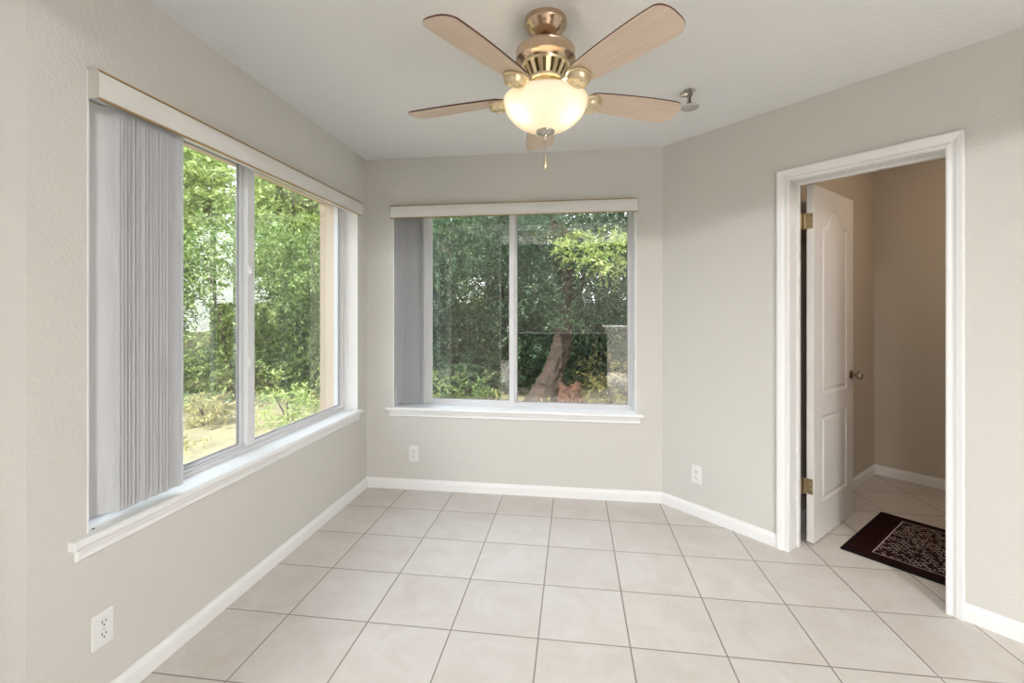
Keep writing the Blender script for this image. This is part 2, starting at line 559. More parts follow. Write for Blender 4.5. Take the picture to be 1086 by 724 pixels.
# ------------------------------------------------------------------ windows
def window(name, axis, plane, sgn, u0, u1, mid, interior_side):
    """axis 'x': the wall plane is x = plane, u runs along y; 'y': the other way round.
    interior_side: which half ('hi' or 'lo') slides in the inner track."""
    def P(u, d, z):
        return (plane + sgn * d, u, z) if axis == 'x' else (u, plane + sgn * d, z)
    def bx(bm, u0, u1, d0, d1, z0, z1, mi=0): return box(bm, P(u0, d0, z0), P(u1, d1, z1), mi)
    root = struct(empty(name, P((u0 + u1) / 2, T_IN, 0.6)))
    inv = Matrix.Translation(-root.location)
    def put(nm, bm, m, par=root, bevel=0.0):
        bmesh.ops.transform(bm, matrix=inv, verts=bm.verts[:])
        return struct(link(nm, bm, m, par, bevel=bevel))
    zb, zt = 0.605, OZ1
    D0 = T_IN
    # painted lining of the reveal
    bm = bmesh.new()
    bx(bm, u0, u0 + 0.006, -0.0005, D0 + 0.03, zb, zt); bx(bm, u1 - 0.006, u1, -0.0005, D0 + 0.03, zb, zt); bx(bm, u0, u1, -0.0005, D0 + 0.03, zt - 0.006, zt)
    put('reveal_lining', bm, M['trim'])
    a, b = u0 + 0.006, u1 - 0.006
    bm = bmesh.new()                     # outer frame
    f = 0.022
    bx(bm, a, a + f, D0, D0 + 0.07, zb, zt); bx(bm, b - f, b, D0, D0 + 0.07, zb, zt)
    bx(bm, a + f, b - f, D0, D0 + 0.07, zb, zb + 0.018); bx(bm, a + f, b - f, D0, D0 + 0.07, zt - f, zt)
    bx(bm, a + f, b - f, D0 + 0.006, D0 + 0.012, zb + 0.018, zb + 0.026)
    put('window_frame', bm, M['vinyl'], bevel=0.0015)
    w = 0.034
    def sash(s0, s1, d, inner, stile_lo, stile_hi, rail):
        bm = bmesh.new()
        z0, z1 = zb + 0.018, zt - f
        bx(bm, s0, s0 + stile_lo, d, d + 0.024, z0, z1); bx(bm, s1 - stile_hi, s1, d, d + 0.024, z0, z1)
        bx(bm, s0 + stile_lo, s1 - stile_hi, d, d + 0.024, z0, z0 + rail); bx(bm, s0 + stile_lo, s1 - stile_hi, d, d + 0.024, z1 - rail, z1)
        sh = put('sash', bm, M['vinyl'], bevel=0.002)
        g0, g1, h0, h1 = s0 + stile_lo, s1 - stile_hi, z0 + rail, z1 - rail
        bm = bmesh.new()
        e = 0.004
        bx(bm, g0, g0 + e, d + 0.006, d + 0.018, h0, h1); bx(bm, g1 - e, g1, d + 0.006, d + 0.018, h0, h1)
        bx(bm, g0, g1, d + 0.006, d + 0.018, h0, h0 + e); bx(bm, g0, g1, d + 0.006, d + 0.018, h1 - e, h1)
        put('gasket', bm, M['gasket'], sh)
        bm = bmesh.new()
        q = [bm.verts.new(P(u, d + 0.012, z)) for u, z in ((g0, h0), (g1, h0), (g1, h1), (g0, h1))]
        bm.faces.new(q)
        put('glass_pane', bm, M['glass'], sh)
        return sh
    lo, hi = a + f, b - f
    dn, df = D0 + 0.008, D0 + 0.038
    if interior_side == 'hi':
        s_in = sash(mid, hi, dn, True, 0.052, 0.018, 0.022)
        sash(lo, mid + 0.018, df, False, 0.02, 0.034, 0.016)
        latch_u = mid + 0.010
    else:
        s_in = sash(lo, mid, dn, True, 0.02, 0.036, 0.026)
        sash(mid - 0.018, hi, df, False, 0.034, 0.014, 0.012)
        latch_u = mid - 0.010
    for zc in ((1.05, 1.52) if interior_side == 'hi' else (1.40,)):
        bm = bmesh.new()
        bx(bm, latch_u - 0.009, latch_u + 0.009, dn - 0.005, dn, zc - 0.030, zc + 0.030)
        bx(bm, latch_u - 0.005, latch_u + 0.005, dn - 0.016, dn - 0.004, zc - 0.014, zc + 0.016)
        l = put('latch', bm, M['plastic'], s_in, bevel=0.002)
    # stool (inner sill) with a moulded apron below
    top = 0.605
    e0, e1 = (u0 - 0.055, u1 + 0.022) if axis == 'x' else (u0 - 0.050, u1 + 0.044)
    bm = bmesh.new()
    bx(bm, u0, u1, 0.0, D0 + 0.001, 0.577, top)
    prof = [(0, 0.577), (-0.026, 0.577), (-0.031, 0.582), (-0.034, 0.590), (-0.031, 0.600), (-0.024, 0.605), (0, 0.605)]
    r0 = [bm.verts.new(P(e0, d, z)) for d, z in prof]; r1 = [bm.verts.new(P(e1, d, z)) for d, z in prof]
    for j in range(len(prof)):
        q = (j + 1) % len(prof)
        bm.faces.new((r0[j], r0[q], r1[q], r1[j]))
    bm.faces.new(r0); bm.faces.new(r1)
    put('window_sill', bm, M['trim'])
    prof = [(0, 0.577), (-0.024, 0.577), (-0.022, 0.566), (-0.014, 0.560), (-0.012, 0.548), (-0.014, 0.541), (-0.008, 0.536), (0, 0.534)]
    bm = bmesh.new()
    r0 = [bm.verts.new(P(e0 + 0.018 + min(0, d) * -0.3, d, z)) for d, z in prof]; r1 = [bm.verts.new(P(e1 - 0.018 + min(0, d) * 0.3, d, z)) for d, z in prof]
    for j in range(len(prof)):
        q = (j + 1) % len(prof)
        bm.faces.new((r0[j], r0[q], r1[q], r1[j]))
    bm.faces.new(r0); bm.faces.new(r1)
    put('apron', bm, M['trim'])
    # outside sill of stucco
    return root
win1 = window('window_1', 'x', XL, -1, LY0, LY1, 2.122, 'hi')
win2 = window('window_2', 'y', YB, 1, BX0, BX1, -0.438, 'lo')
bm = lathe(bmesh.new(), [(0.0045, 0), (0.0045, 0.0012), (0.003, 0.0016)], 12)
s = link('screw', bm, M['slot'], win1)
s.location = Vector((-1.553, 1.292, 0.605)) - win1.location
struct(s)

# ------------------------------------------------------------------ vertical blinds
def blind(name, label, axis, plane, sgn, v0, v1, cent, start, pitch, count, ang, first_ang, last_ang):
    """v0..v1: extent of the valance along the wall; vanes stacked from `start`."""
    def P(u, d, z):
        return Vector((plane - sgn * d, u, z)) if axis == 'x' else Vector((u, plane - sgn * d, z))
    base = P(v0, 0, 1.99)
    root = tag(empty(name, base), label, 'blind', 'vertical blinds at the windows')
    def put(nm, bm, m, par=root, **k):
        bmesh.ops.transform(bm, matrix=Matrix.Translation(-base), verts=bm.verts[:])
        return link(nm, bm, m, par, **k)
    # valance: shallow box with a slightly curved face and returns at both ends
    face = [(0.030, 1.996), (0.036, 2.000), (0.0395, 2.020), (0.0405, 2.0395), (0.0395, 2.060), (0.036, 2.079), (0.030, 2.083), (0.028, 2.079), (0.028, 2.000)]
    bm = bmesh.new()
    r0 = [bm.verts.new(P(v0 + 0.003, d, z)) for d, z in face]; r1 = [bm.verts.new(P(v1 - 0.003, d, z)) for d, z in face]
    for j in range(len(face)):
        q = (j + 1) % len(face)
        bm.faces.new((r0[j], r0[q], r1[q], r1[j]))
    bm.faces.new(r0); bm.faces.new(r1)
    box(bm, P(v0 + 0.003, 0.001, 2.078), P(v1 - 0.003, 0.030, 2.083))
    put('valance', bm, M['valance'], smooth=True)
    for z0, z1 in ((1.9925, 1.9965), (2.0825, 2.0865)):
        bm = box(bmesh.new(), P(v0 + 0.003, 0.026, z0), P(v1 - 0.003, 0.0385, z1))
        e = put('edge_strip', bm, M['gold'])
        e['label'] = 'tan edge strip'
    for u in (v0, v1):
        s_ = 1 if u == v0 else -1
        bm = box(bmesh.new(), P(u, 0.001, 1.992), P(u + s_ * 0.003, 0.038, 2.087))
        box(bm, P(u - s_ * 0.0012, 0.001, 1.992), P(u, 0.038, 1.996)); box(bm, P(u - s_ * 0.0012, 0.001, 2.083), P(u, 0.038, 2.087)); box(bm, P(u - s_ * 0.0012, 0.034, 1.992), P(u, 0.038, 2.087))
        put('end_cap', bm, M['cap'], bevel=0.001)
    bm = box(bmesh.new(), P(v0 + 0.012, cent - 0.02, 2.015), P(v1 - 0.012, cent + 0.02, 2.050))
    put('headrail', bm, M['plastic'], bevel=0.002)
    # one vane: a long strip bowed across its width; origin at its centre line
    z0, z1, w = 0.632, 2.005, 0.088
    bm = bmesh.new()
    cols = []
    for k in range(7):
        t = -1 + 2 * k / 6
        x = t * w / 2; y = 0.015 * (1 - t * t)
        cols.append([(bm.verts.new((x, y - 0.0005, z0)), bm.verts.new((x, y + 0.0005, z0)), bm.verts.new((x, y + 0.0005, z1)), bm.verts.new((x, y - 0.0005, z1)))][0])
    for k in range(6):
        a, b = cols[k], cols[k + 1]
        for j in range(4):
            q = (j + 1) % 4
            bm.faces.new((a[j], b[j], b[q], a[q]))
    bm.faces.new(cols[0]); bm.faces.new(cols[-1])
    vane = link('vane', bm, M['vane'], root, smooth=True)
    rnd = random.Random(7)
    objs = [vane]
    for i in range(1, count):
        v = vane.copy(); C.objects.link(v); v.parent = root; objs.append(v)
    for i, v in enumerate(objs):
        p = P(start + i * pitch + rnd.uniform(-0.0012, 0.0012), cent + rnd.uniform(-0.0015, 0.0015), 0)
        v.location = Vector((p.x, p.y, 0)) - Vector((base.x, base.y, 0))
        v.location.z = -base.z
        a = ang + rnd.uniform(-0.13, 0.13)
        if i == 0: a = first_ang
        if i == count - 1 and last_ang is not None: a = last_ang
        v.rotation_euler = (0, 0, a)
    return root, put, P
b1, put1, P1 = blind('vertical_blind', 'white vertical blind stacked at the near end of the large left window', 'x', XL, -1, LY0 + 0.003, LY1 - 0.005, -0.024,
      1.331, 0.0132, 20, math.radians(40), math.radians(40), None)
b2, put2, P2 = blind('vertical_blind', 'white vertical blind drawn to the left side of the back window', 'y', YB, 1, BX0 - 0.010, BX1 + 0.006, -0.030,
      -1.285, 0.0120, 19, math.radians(52), math.radians(52), math.radians(62))
b1['group'] = 'vertical blinds at the windows'
del b1['group']; del b2['group']
# pull cord of the back blind with its weight near the sill
bm = tube(bmesh.new(), [P2(BX0 + 0.012, -0.012, 2.02), P2(BX0 + 0.011, -0.012, 1.4), P2(BX0 + 0.014, -0.012, 0.74)], 0.0012, 6)
tube(bm, [P2(BX0 + 0.020, -0.016, 2.02), P2(BX0 + 0.021, -0.016, 1.3), P2(BX0 + 0.018, -0.014, 0.74)], 0.0012, 6)
put2('cord', bm, M['plastic'])
pw = P2(BX0 + 0.016, -0.013, 0)
bm = lathe(bmesh.new(), [(0.003, 0.745), (0.007, 0.73), (0.009, 0.68), (0.006, 0.655), (0.002, 0.650)], 14, center=(pw.x, pw.y, 0))
put2('cord_weight', bm, M['plastic'], smooth=True)

# ------------------------------------------------------------------ door
droot = struct(empty('door_1'))
droot.matrix_world = MW @ Matrix.Translation((0.853, 0.185, 0.008))
def dput(nm, bm, m, **k):                # local: x = +s side (visible face at 0), y = along the door, z up
    o = link(nm, bm, m, droot, **k)
    return struct(o)
DW, DH, DT = 0.640, 2.018, 0.036
def arch_outline(y0, y1, z0, zs, rise, inset=0.0, n=20):
    y0 += inset; y1 -= inset; z0 += inset
    pts = [(y0, z0), (y1, z0)]
    for k in range(n + 1):
        t = k / n
        y = y1 + (y0 - y1) * t
        u = abs(2 * t - 1)               # 1 at the shoulders, 0 at the crown
        c = 0.5 + 0.5 * math.cos(PI * min(1, max(0, (u - 0.12) / 0.72)))
        pts.append((y, zs - inset + rise * c))
    return pts
def panel(bm, outline_fn, xface, sgn):
    steps = ((0.0, 0.0), (0.008, 0.006), (0.020, 0.007), (0.034, 0.0015), (0.040, 0.001))
    rings = [[bm.verts.new((xface - sgn * d, y, z)) for y, z in outline_fn(i)] for i, d in steps]
    n = len(rings[0])
    for a, b in zip(rings, rings[1:]):
        for j in range(n):
            q = (j + 1) % n
            bm.faces.new((a[j], a[q], b[q], b[j]))
    bm.faces.new(rings[-1])
    return rings[0]
bm = bmesh.new()
py0, py1 = 0.122, 0.525
upper = lambda i: arch_outline(py0, py1, 0.822, 1.805, 0.095, i)
lower = lambda i: arch_outline(py0, py1, 0.205, 0.700, 0.0, i)
for xf, sg in ((0.0, 1), (-DT, -1)):
    ru = panel(bm, upper, xf, sg)
    rl = panel(bm, lower, xf, sg)
    c = [bm.verts.new((xf, y, z)) for y, z in ((0, 0), (DW, 0), (DW, DH), (0, DH))]
    if sg == 1: ca = c
    else: cb = c
    nU = len(ru)
    # bottom rail, middle rail, stiles, top rail
    m0 = [bm.verts.new((xf, y, z)) for y, z in ((0, rl[0].co.z), (DW, rl[1].co.z), (DW, rl[2].co.z), (0, rl[-1].co.z), (0, ru[0].co.z), (DW, ru[1].co.z), (DW, ru[2].co.z), (0, ru[-1].co.z))]
    bm.faces.new((c[0], c[1], m0[1], rl[1], rl[0], m0[0]))
    bm.faces.new((m0[0], rl[0], rl[-1], m0[3])); bm.faces.new((rl[1], m0[1], m0[2], rl[2]))
    bm.faces.new([m0[3]] + [rl[k] for k in range(nU - 1, 1, -1)] + [m0[2], m0[5], ru[1], ru[0], m0[4]])
    bm.faces.new((m0[4], ru[0], ru[-1], m0[7])); bm.faces.new((ru[1], m0[5], m0[6], ru[2]))
    bm.faces.new([m0[7]] + [ru[k] for k in range(nU - 1, 1, -1)] + [m0[6], c[2], c[3]])
    if sg == 1: ea = [c[0], m0[0], m0[3], m0[4], m0[7], c[3]]; eb = [c[1], m0[1], m0[2], m0[5], m0[6], c[2]]
    else:
        fa = [c[0], m0[0], m0[3], m0[4], m0[7], c[3]]; fb = [c[1], m0[1], m0[2], m0[5], m0[6], c[2]]
bm.faces.new(ea + fa[::-1]); bm.faces.new(eb + fb[::-1])
bm.faces.new((ca[0], ca[1], cb[1], cb[0])); bm.faces.new((ca[2], ca[3], cb[3], cb[2]))
dput('door_panel', bm, M['door'])
# knob: rosette, neck and ball with a flat button, one each side
for sg, x0 in ((1, 0.0), (-1, -DT)):
    kb = lathe(bmesh.new(), [(0.031, 0), (0.032, 0.004), (0.028, 0.009), (0.016, 0.012), (0.0115, 0.016), (0.0105, 0.024), (0.014, 0.030), (0.024, 0.036), (0.0275, 0.046), (0.0275, 0.054), (0.023, 0.062), (0.012, 0.064), (0.008, 0.062), (0.002, 0.062)], 28, axis='X')
    if sg < 0: bmesh.ops.scale(kb, vec=(-1, 1, 1), verts=kb.verts[:])
    k = dput('door_knob', kb, M['knob'], smooth=True)
    k.location = (x0, 0.595, 0.900)
for zc in (0.315, 1.815):
    bm = box(bmesh.new(), (-0.0385, -0.0015, zc - 0.044), (-0.005, 0.0, zc + 0.044))
    box(bm, (-0.0525, -0.048, zc - 0.044), (-0.0505, -0.004, zc + 0.044))
    for k in range(5):
        lathe(bm, [(0.0065, 0.0005), (0.0065, 0.0171)], 12, center=(-0.045, -0.004, zc - 0.044 + k * 0.0176))
    hg = dput('hinge', bm, M['hinge'])
    for dz in (-0.03, 0.0, 0.03):
        sb = lathe(bmesh.new(), [(0.0035, 0), (0.003, -0.0012)], 10, axis='Y', center=(-0.016, -0.0015, zc + dz))
        struct(link('screw', sb, M['slot'], hg))

# ------------------------------------------------------------------ rug
rug = tag(empty('rug'), 'dark red and black patterned rug on the closet floor beyond the open door', 'rug')
rug.matrix_world = MW @ Matrix.Translation((0.963, 0.262, 0.0))
RW, RL = 0.723, 1.18                     # along n, along s
def rug_material():
    m = bpy.data.materials.new('rug_weave')
    m.use_nodes = True
    nt = m.node_tree
    N, Lk = nt.nodes, nt.links
    p = N['Principled BSDF']
    p.inputs['Roughness'].default_value = 0.95
    p.inputs['Specular IOR Level'].default_value = 0.1
    tc = N.new('ShaderNodeTexCoord')
    sep = N.new('ShaderNodeSeparateXYZ')
    Lk.new(tc.outputs['Object'], sep.inputs[0])
    def mt(op, a, b=None, clamp=False):
        n = N.new('ShaderNodeMath'); n.operation = op; n.use_clamp = clamp
        for i, v in enumerate((a, b)):
            if v is None: continue
            if isinstance(v, (int, float)): n.inputs[i].default_value = v
            else: Lk.new(v, n.inputs[i])
        return n.outputs[0]
    X, Y = sep.outputs['X'], sep.outputs['Y']
    # distance to the inner field (wider border at the short ends)
    dx = mt('MINIMUM', mt('SUBTRACT', X, 0.115), mt('SUBTRACT', RL - 0.115, X))
    dy = mt('MINIMUM', mt('SUBTRACT', Y, 0.075), mt('SUBTRACT', RW - 0.055, Y))
    d = mt('MINIMUM', dx, dy)
    inside = mt('GREATER_THAN', d, 0.0)
    line = mt('MULTIPLY', inside, mt("LESS_THAN", d, 0.006))
    # lattice of small lozenges
    def saw(t, k): return mt('ABSOLUTE', mt('SUBTRACT', mt('FRACT', mt('MULTIPLY', t, k)), 0.5))
    nz = N.new('ShaderNodeTexNoise'); nz.inputs['Scale'].default_value = 46; nz.inputs['Detail'].default_value = 2
    Lk.new(tc.outputs['Object'], nz.inputs['Vector'])
    wob = mt('MULTIPLY', mt('SUBTRACT', nz.outputs['Fac'], 0.5), 0.75)
    loz = mt('ADD', mt('ADD', saw(X, 31), saw(Y, 27)), wob)
    lat = mt('MULTIPLY', mt('GREATER_THAN', loz, 0.46), mt('LESS_THAN', loz, 0.60))
    nz2 = N.new('ShaderNodeTexNoise'); nz2.inputs['Scale'].default_value = 30; nz2.inputs['Detail'].default_value = 1
    Lk.new(tc.outputs['Object'], nz2.inputs['Vector'])
    fleck = mt('GREATER_THAN', mt('MULTIPLY', lat, nz2.outputs['Fac']), 0.44)
    motif = mt('MAXIMUM', line, mt('MULTIPLY', inside, fleck))
    red = N.new('ShaderNodeMix'); red.data_type = 'RGBA'
    Lk.new(mt('MULTIPLY', inside, nz2.outputs['Fac']), red.inputs[0])
    red.inputs[6].default_value = (0.020, 0.004, 0.004, 1)
    red.inputs[7].default_value = (0.030, 0.010, 0.010, 1)
    mx = N.new('ShaderNodeMix'); mx.data_type = 'RGBA'
    Lk.new(motif, mx.inputs[0])
    Lk.new(red.outputs[2], mx.inputs[6])
    mx.inputs[7].default_value = (0.50, 0.43, 0.40, 1)
    Lk.new(mx.outputs[2], p.inputs['Base Color'])
    return m
M['rug'] = rug_material()
M['rug_edge'] = mat('rug_binding', (0.010, 0.008, 0.008), 0.95, spec=0.1)
bm = bmesh.new()
nx, ny = 40, 24
g = [[bm.verts.new((RL * i / nx, RW * j / ny, 0.009 + 0.0008 * math.sin(i * 1.3) * math.cos(j))) for j in range(ny + 1)] for i in range(nx + 1)]
for i in range(nx):
    for j in range(ny): bm.faces.new((g[i][j], g[i + 1][j], g[i + 1][j + 1], g[i][j + 1]))
ed = bmesh.ops.extrude_edge_only(bm, edges=[e for e in bm.edges if e.is_boundary])
for v in ed['geom']:
    if isinstance(v, bmesh.types.BMVert): v.co.z = 0.001
link('pile', bm, M['rug'], rug)
bm = sweep([(0, 0), (RL, 0), (RL, RW), (0, RW)], [(-0.006, 0.0008), (-0.006, 0.010), (0.001, 0.0115), (0.008, 0.010), (0.008, 0.0008)], ident, closed=True)
link('binding', bm, M['rug_edge'], rug)

# ------------------------------------------------------------------ wall outlets
def outlet(label, matrix):
    root = tag(empty('wall_outlet'), label, 'outlet')
    root.matrix_world = matrix           # local: x right, y into the wall, z up
    bm = box(bmesh.new(), (-0.035, -0.0055, -0.057), (0.035, 0.001, 0.057))
    link('cover_plate', bm, M['plastic'], root, bevel=0.003)
    for zc in (-0.020, 0.020):
        bm = bmesh.new()
        pts = []
        for k in range(24):
            a = 2 * PI * k / 24
            pts.append((0.0172 * math.cos(a), max(-0.0135, min(0.0135, 0.0172 * math.sin(a)))))
        lo = [bm.verts.new((x, -0.0055, zc + z)) for x, z in pts]; hi = [bm.verts.new((x, -0.0075, zc + z)) for x, z in pts]
        bm.faces.new(hi)
        for i in range(24): bm.faces.new((lo[i], lo[(i + 1) % 24], hi[(i + 1) % 24], hi[i]))
        so = link('socket', bm, M['plastic'], root)
        bm = box(bmesh.new(), (-0.0075, -0.0080, zc - 0.001), (-0.0050, -0.0070, zc + 0.009))
        box(bm, (0.0050, -0.0080, zc - 0.0005), (0.0075, -0.0070, zc + 0.0075))
        lathe(bm, [(0.0028, -0.0080), (0.0028, -0.0070)], 12, axis='Y', center=(0, 0, zc - 0.0075))
        sl = link('slot', bm, M['slot'], so)
        sl['label'] = 'dark slots'
    bm = lathe(bmesh.new(), [(0.0032, -0.0068), (0.0032, -0.005)], 12, axis='Y')
    link('screw', bm, M['screw'], root)
    return root
outlet('white wall outlet low on the left wall below the near end of the big window', Matrix.Translation((XL, 1.307, 0.273)) @ Matrix.Rotation(PI / 2, 4, 'Z'))
outlet('white wall outlet under the left end of the back window', Matrix.Translation((-1.170, YB, 0.262)))
outlet('white wall outlet on the angled wall between the corner and the doorway', MW @ Matrix.Translation((0.254, 0, 0.266)))

# ------------------------------------------------------------------ ceiling fan
FX, FY = -0.1093, 1.7714
fan = tag(empty('ceiling_fan', (FX, FY, H)), 'bronze ceiling fan with five light wood blades and a lit frosted bowl', 'fan')
def fput(nm, bm, m, par=None, **k):       # z given relative to the ceiling
    return link(nm, bm, m, par or fan, **k)
can = [(0.080, 0), (0.082, -0.004), (0.082, -0.022), (0.079, -0.026), (0.076, -0.028), (0.070, -0.040), (0.056, -0.054), (0.036, -0.066), (0.030, -0.068)]
fput('canopy', lathe(bmesh.new(), can, 48), M['bronze'], smooth=True)
fput('downrod', lathe(bmesh.new(), [(0.012, -0.06), (0.024, -0.064), (0.025, -0.074), (0.018, -0.082), (0.012, -0.083), (0.012, -0.104)], 24), M['dark'], smooth=True)
hous = [(0.014, -0.094), (0.045, -0.097), (0.085, -0.106), (0.112, -0.118), (0.1155, -0.124), (0.1135, -0.130), (0.1135, -0.150), (0.1155, -0.154), (0.1155, -0.160), (0.108, -0.166), (0.096, -0.172), (0.093, -0.178)]
fput('motor_housing', lathe(bmesh.new(), hous, 56), M['bronze'], smooth=True)
# vented lower shell: ribs with real slots between them over a dark core
def shell_r(z): return 0.093 + (z + 0.178) * (0.093 - 0.058) / 0.062
vent = bmesh.new()
NV = 17
zt_, zb_ = -0.184, -0.228
for k in range(NV):
    a0, a1 = 2 * PI * k / NV, 2 * PI * (k + 0.56) / NV
    ring = []
    for z in (zt_, zb_):
        r = shell_r(z)
        for a in (a0, a1):
            ring.append(vent.verts.new((r * math.cos(a), r * math.sin(a), z)))
            ring.append(vent.verts.new(((r - 0.004) * math.cos(a), (r - 0.004) * math.sin(a), z)))
    t0, t0i, t1, t1i, c0, c0i, c1, c1i = ring
    for f in ((t0, t1, c1, c0), (t0i, t1i, c1i, c0i), (t0, c0, c0i, t0i), (t1, c1, c1i, t1i)): vent.faces.new(f)
lathe(vent, [(shell_r(-0.178), -0.178), (shell_r(zt_) + 0.001, zt_ - 0.002), (shell_r(zt_) - 0.005, zt_ - 0.002)], 56, cap=False)
lathe(vent, [(shell_r(zb_) - 0.004, zb_ + 0.002), (shell_r(zb_) + 0.002, zb_ + 0.001), (0.066, -0.236), (0.060, -0.242), (0.030, -0.243)], 56, cap=False)
fput('vent_shell', vent, M['brass'])
fput('motor_core', lathe(bmesh.new(), [(0.074, -0.176), (0.049, -0.236)], 32), M['core'])
fput('switch_housing', lathe(bmesh.new(), [(0.052, -0.242), (0.056, -0.250), (0.056, -0.285), (0.070, -0.300), (0.085, -0.304), (0.085, -0.309), (0.02, -0.310)], 48), M['brass'], smooth=True)
ZBL = 2.153 - H
def blade_mesh():
    bm = bmesh.new()
    r0, r1 = 0.165, 0.591
    n = 26
    right, left = [], []
    for k in range(n + 1):
        t = k / n
        t = 1 - (1 - t) ** 1.7 if t > 0 else 0
        x = r0 + (r1 - r0) * t
        w = 0.046 + 0.024 * math.sin(PI * min(1, t * 1.02 + 0.02) * 0.62)
        if t > 0.90: w *= math.sqrt(max(0.0, 1 - ((t - 0.90) / 0.104) ** 2.6)) if t < 1 else 0.22
        if t < 0.10: w *= 0.45 + 0.55 * math.sqrt(max(0, 1 - ((0.10 - t) / 0.10) ** 2))
        right.append((x, -w)); left.append((x, w))
    pts = right + left[::-1]
    lo = [bm.verts.new((x, y, -0.003)) for x, y in pts]; hi = [bm.verts.new((x, y, 0.003)) for x, y in pts]
    bm.faces.new(lo).material_index = 0
    bm.faces.new(hi).material_index = 1
    for i in range(len(pts)):
        j = (i + 1) % len(pts)
        bm.faces.new((lo[i], lo[j], hi[j], hi[i])).material_index = 1
    return bm
def wood_material():
    m = mat('blade_maple', (0.60, 0.45, 0.33), 0.38, spec=0.35)
    nt = m.node_tree
    tc = nt.nodes.new('ShaderNodeTexCoord')
    mp = nt.nodes.new('ShaderNodeMapping')
    mp.inputs['Scale'].default_value = (4, 60, 60)
    n = nt.nodes.new('ShaderNodeTexNoise')
    n.inputs['Scale'].default_value = 1.6
    n.inputs['Detail'].default_value = 5
    cr = nt.nodes.new('ShaderNodeValToRGB')
    cr.color_ramp.elements[0].position = 0.3
    cr.color_ramp.elements[0].color = (0.66, 0.52, 0.41, 1)
    cr.color_ramp.elements[1].position = 0.7
    cr.color_ramp.elements[1].color = (0.74, 0.61, 0.50, 1)
    nt.links.new(tc.outputs['Object'], mp.inputs['Vector'])
    nt.links.new(mp.outputs[0], n.inputs['Vector'])
    nt.links.new(n.outputs['Fac'], cr.inputs[0])
    nt.links.new(cr.outputs[0], nt.nodes['Principled BSDF'].inputs['Base Color'])
    return m
M['maple'] = wood_material()
M['walnut'] = mat('blade_walnut_edge', (0.10, 0.035, 0.02), 0.45)
def arm_mesh():
    bm = bmesh.new()
    # two flat bars running out from the motor, joined by a round medallion under the blade root
    for sy in (-1, 1):
        pts = [(0.060, sy * 0.010, 0.030), (0.085, sy * 0.018, 0.012), (0.115, sy * 0.024, -0.003), (0.150, sy * 0.022, -0.009), (0.180, sy * 0.012, -0.010)]
        prev = None
        for (x, y, z) in pts:
            q = [bm.verts.new((x, y - 0.006, z - 0.003)), bm.verts.new((x, y + 0.006, z - 0.003)), bm.verts.new((x, y + 0.006, z + 0.003)), bm.verts.new((x, y - 0.006, z + 0.003))]
            if prev:
                for j in range(4):
                    k = (j + 1) % 4
                    bm.faces.new((prev[j], prev[k], q[k], q[j]))
            else: bm.faces.new(q)
            prev = q
        bm.faces.new(prev)
    lathe(bm, [(0.040, -0.003), (0.046, -0.005), (0.047, -0.011), (0.042, -0.014), (0.041, -0.026), (0.036, -0.034), (0.027, -0.037), (0.023, -0.033), (0.002, -0.032)], 32, center=(0.190, 0, 0))
    return bm
blade_b = blade_mesh(); arm_b = arm_mesh()
pitch = math.radians(-12)
first_blade = None
for k in range(5):
    th = math.radians(24.5 + 72 * k)
    rot = (Matrix.Rotation(th, 4, 'Z') @ Matrix.Rotation(pitch, 4, 'X')).to_euler()
    if first_blade is None:
        first_blade = link('blade', blade_b, [M['maple'], M['walnut']], fan)
        first_arm = link('blade_arm', arm_b, M['brass'], fan, smooth=True)
        bs = bmesh.new()
        for dx, dy in ((-0.012, 0.012), (-0.012, -0.012), (0.014, 0)):
            lathe(bs, [(0.0045, -0.0320), (0.004, -0.0355)], 10, center=(0.190 + dx, dy, 0))
        first_screw = link('screw', bs, M['screw'], first_arm)
        bl, ar = first_blade, first_arm
    else:
        bl = first_blade.copy(); C.objects.link(bl); bl.parent = fan
        ar = first_arm.copy(); C.objects.link(ar); ar.parent = fan
        s_ = first_screw.copy(); C.objects.link(s_); s_.parent = ar
    bl.location = (0, 0, ZBL); bl.rotation_euler = rot
    ar.location = (0, 0, ZBL); ar.rotation_euler = rot
# frosted bowl (open at the top), finial, pull chain
RB, ZR, ZBT = 0.163, 2.128 - H, 2.012 - H
prof = []
for k in range(15):
    a = k / 14 * PI / 2
    prof.append((RB * math.cos(a) ** 0.86 if k < 14 else 0.016, ZR - (ZR - ZBT) * math.sin(a) ** 1.12))
outer = [(RB - 0.006, ZR + 0.004), (RB - 0.001, ZR + 0.003)] + prof
inner = [(max(0.012, r - 0.004), z + 0.004) for r, z in prof[::-1]]
inner[-1] = (RB - 0.006, ZR + 0.004)
bowl = fput('glass_bowl', lathe(bmesh.new(), outer + inner, 64, cap=False), M['bowl'], smooth=True)
bowl['label'] = 'lit frosted glass bowl'
fin = [(0.002, ZBT + 0.012), (0.030, ZBT + 0.004), (0.036, ZBT - 0.001), (0.034, ZBT - 0.007), (0.022, ZBT - 0.013), (0.010, ZBT - 0.018), (0.011, ZBT - 0.026), (0.006, ZBT - 0.033), (0.002, ZBT - 0.035)]
fput('finial', lathe(bmesh.new(), fin, 32), M['nickel'], smooth=True)
bm = bmesh.new()
z = ZBT - 0.034
while z > 1.925 - H:
    lathe(bm, [(0.0004, 0.0016), (0.0015, 0), (0.0004, -0.0016)], 8, center=(0, 0, z)); z -= 0.0038
ch = fput('pull_chain', bm, M['nickel'])
fput('chain_pendant', lathe(bmesh.new(), [(0.001, 1.928 - H), (0.0025, 1.915 - H), (0.0065, 1.890 - H), (0.0085, 1.874 - H), (0.007, 1.866 - H), (0.002, 1.862 - H)], 16), M['brass'], ch, smooth=True)
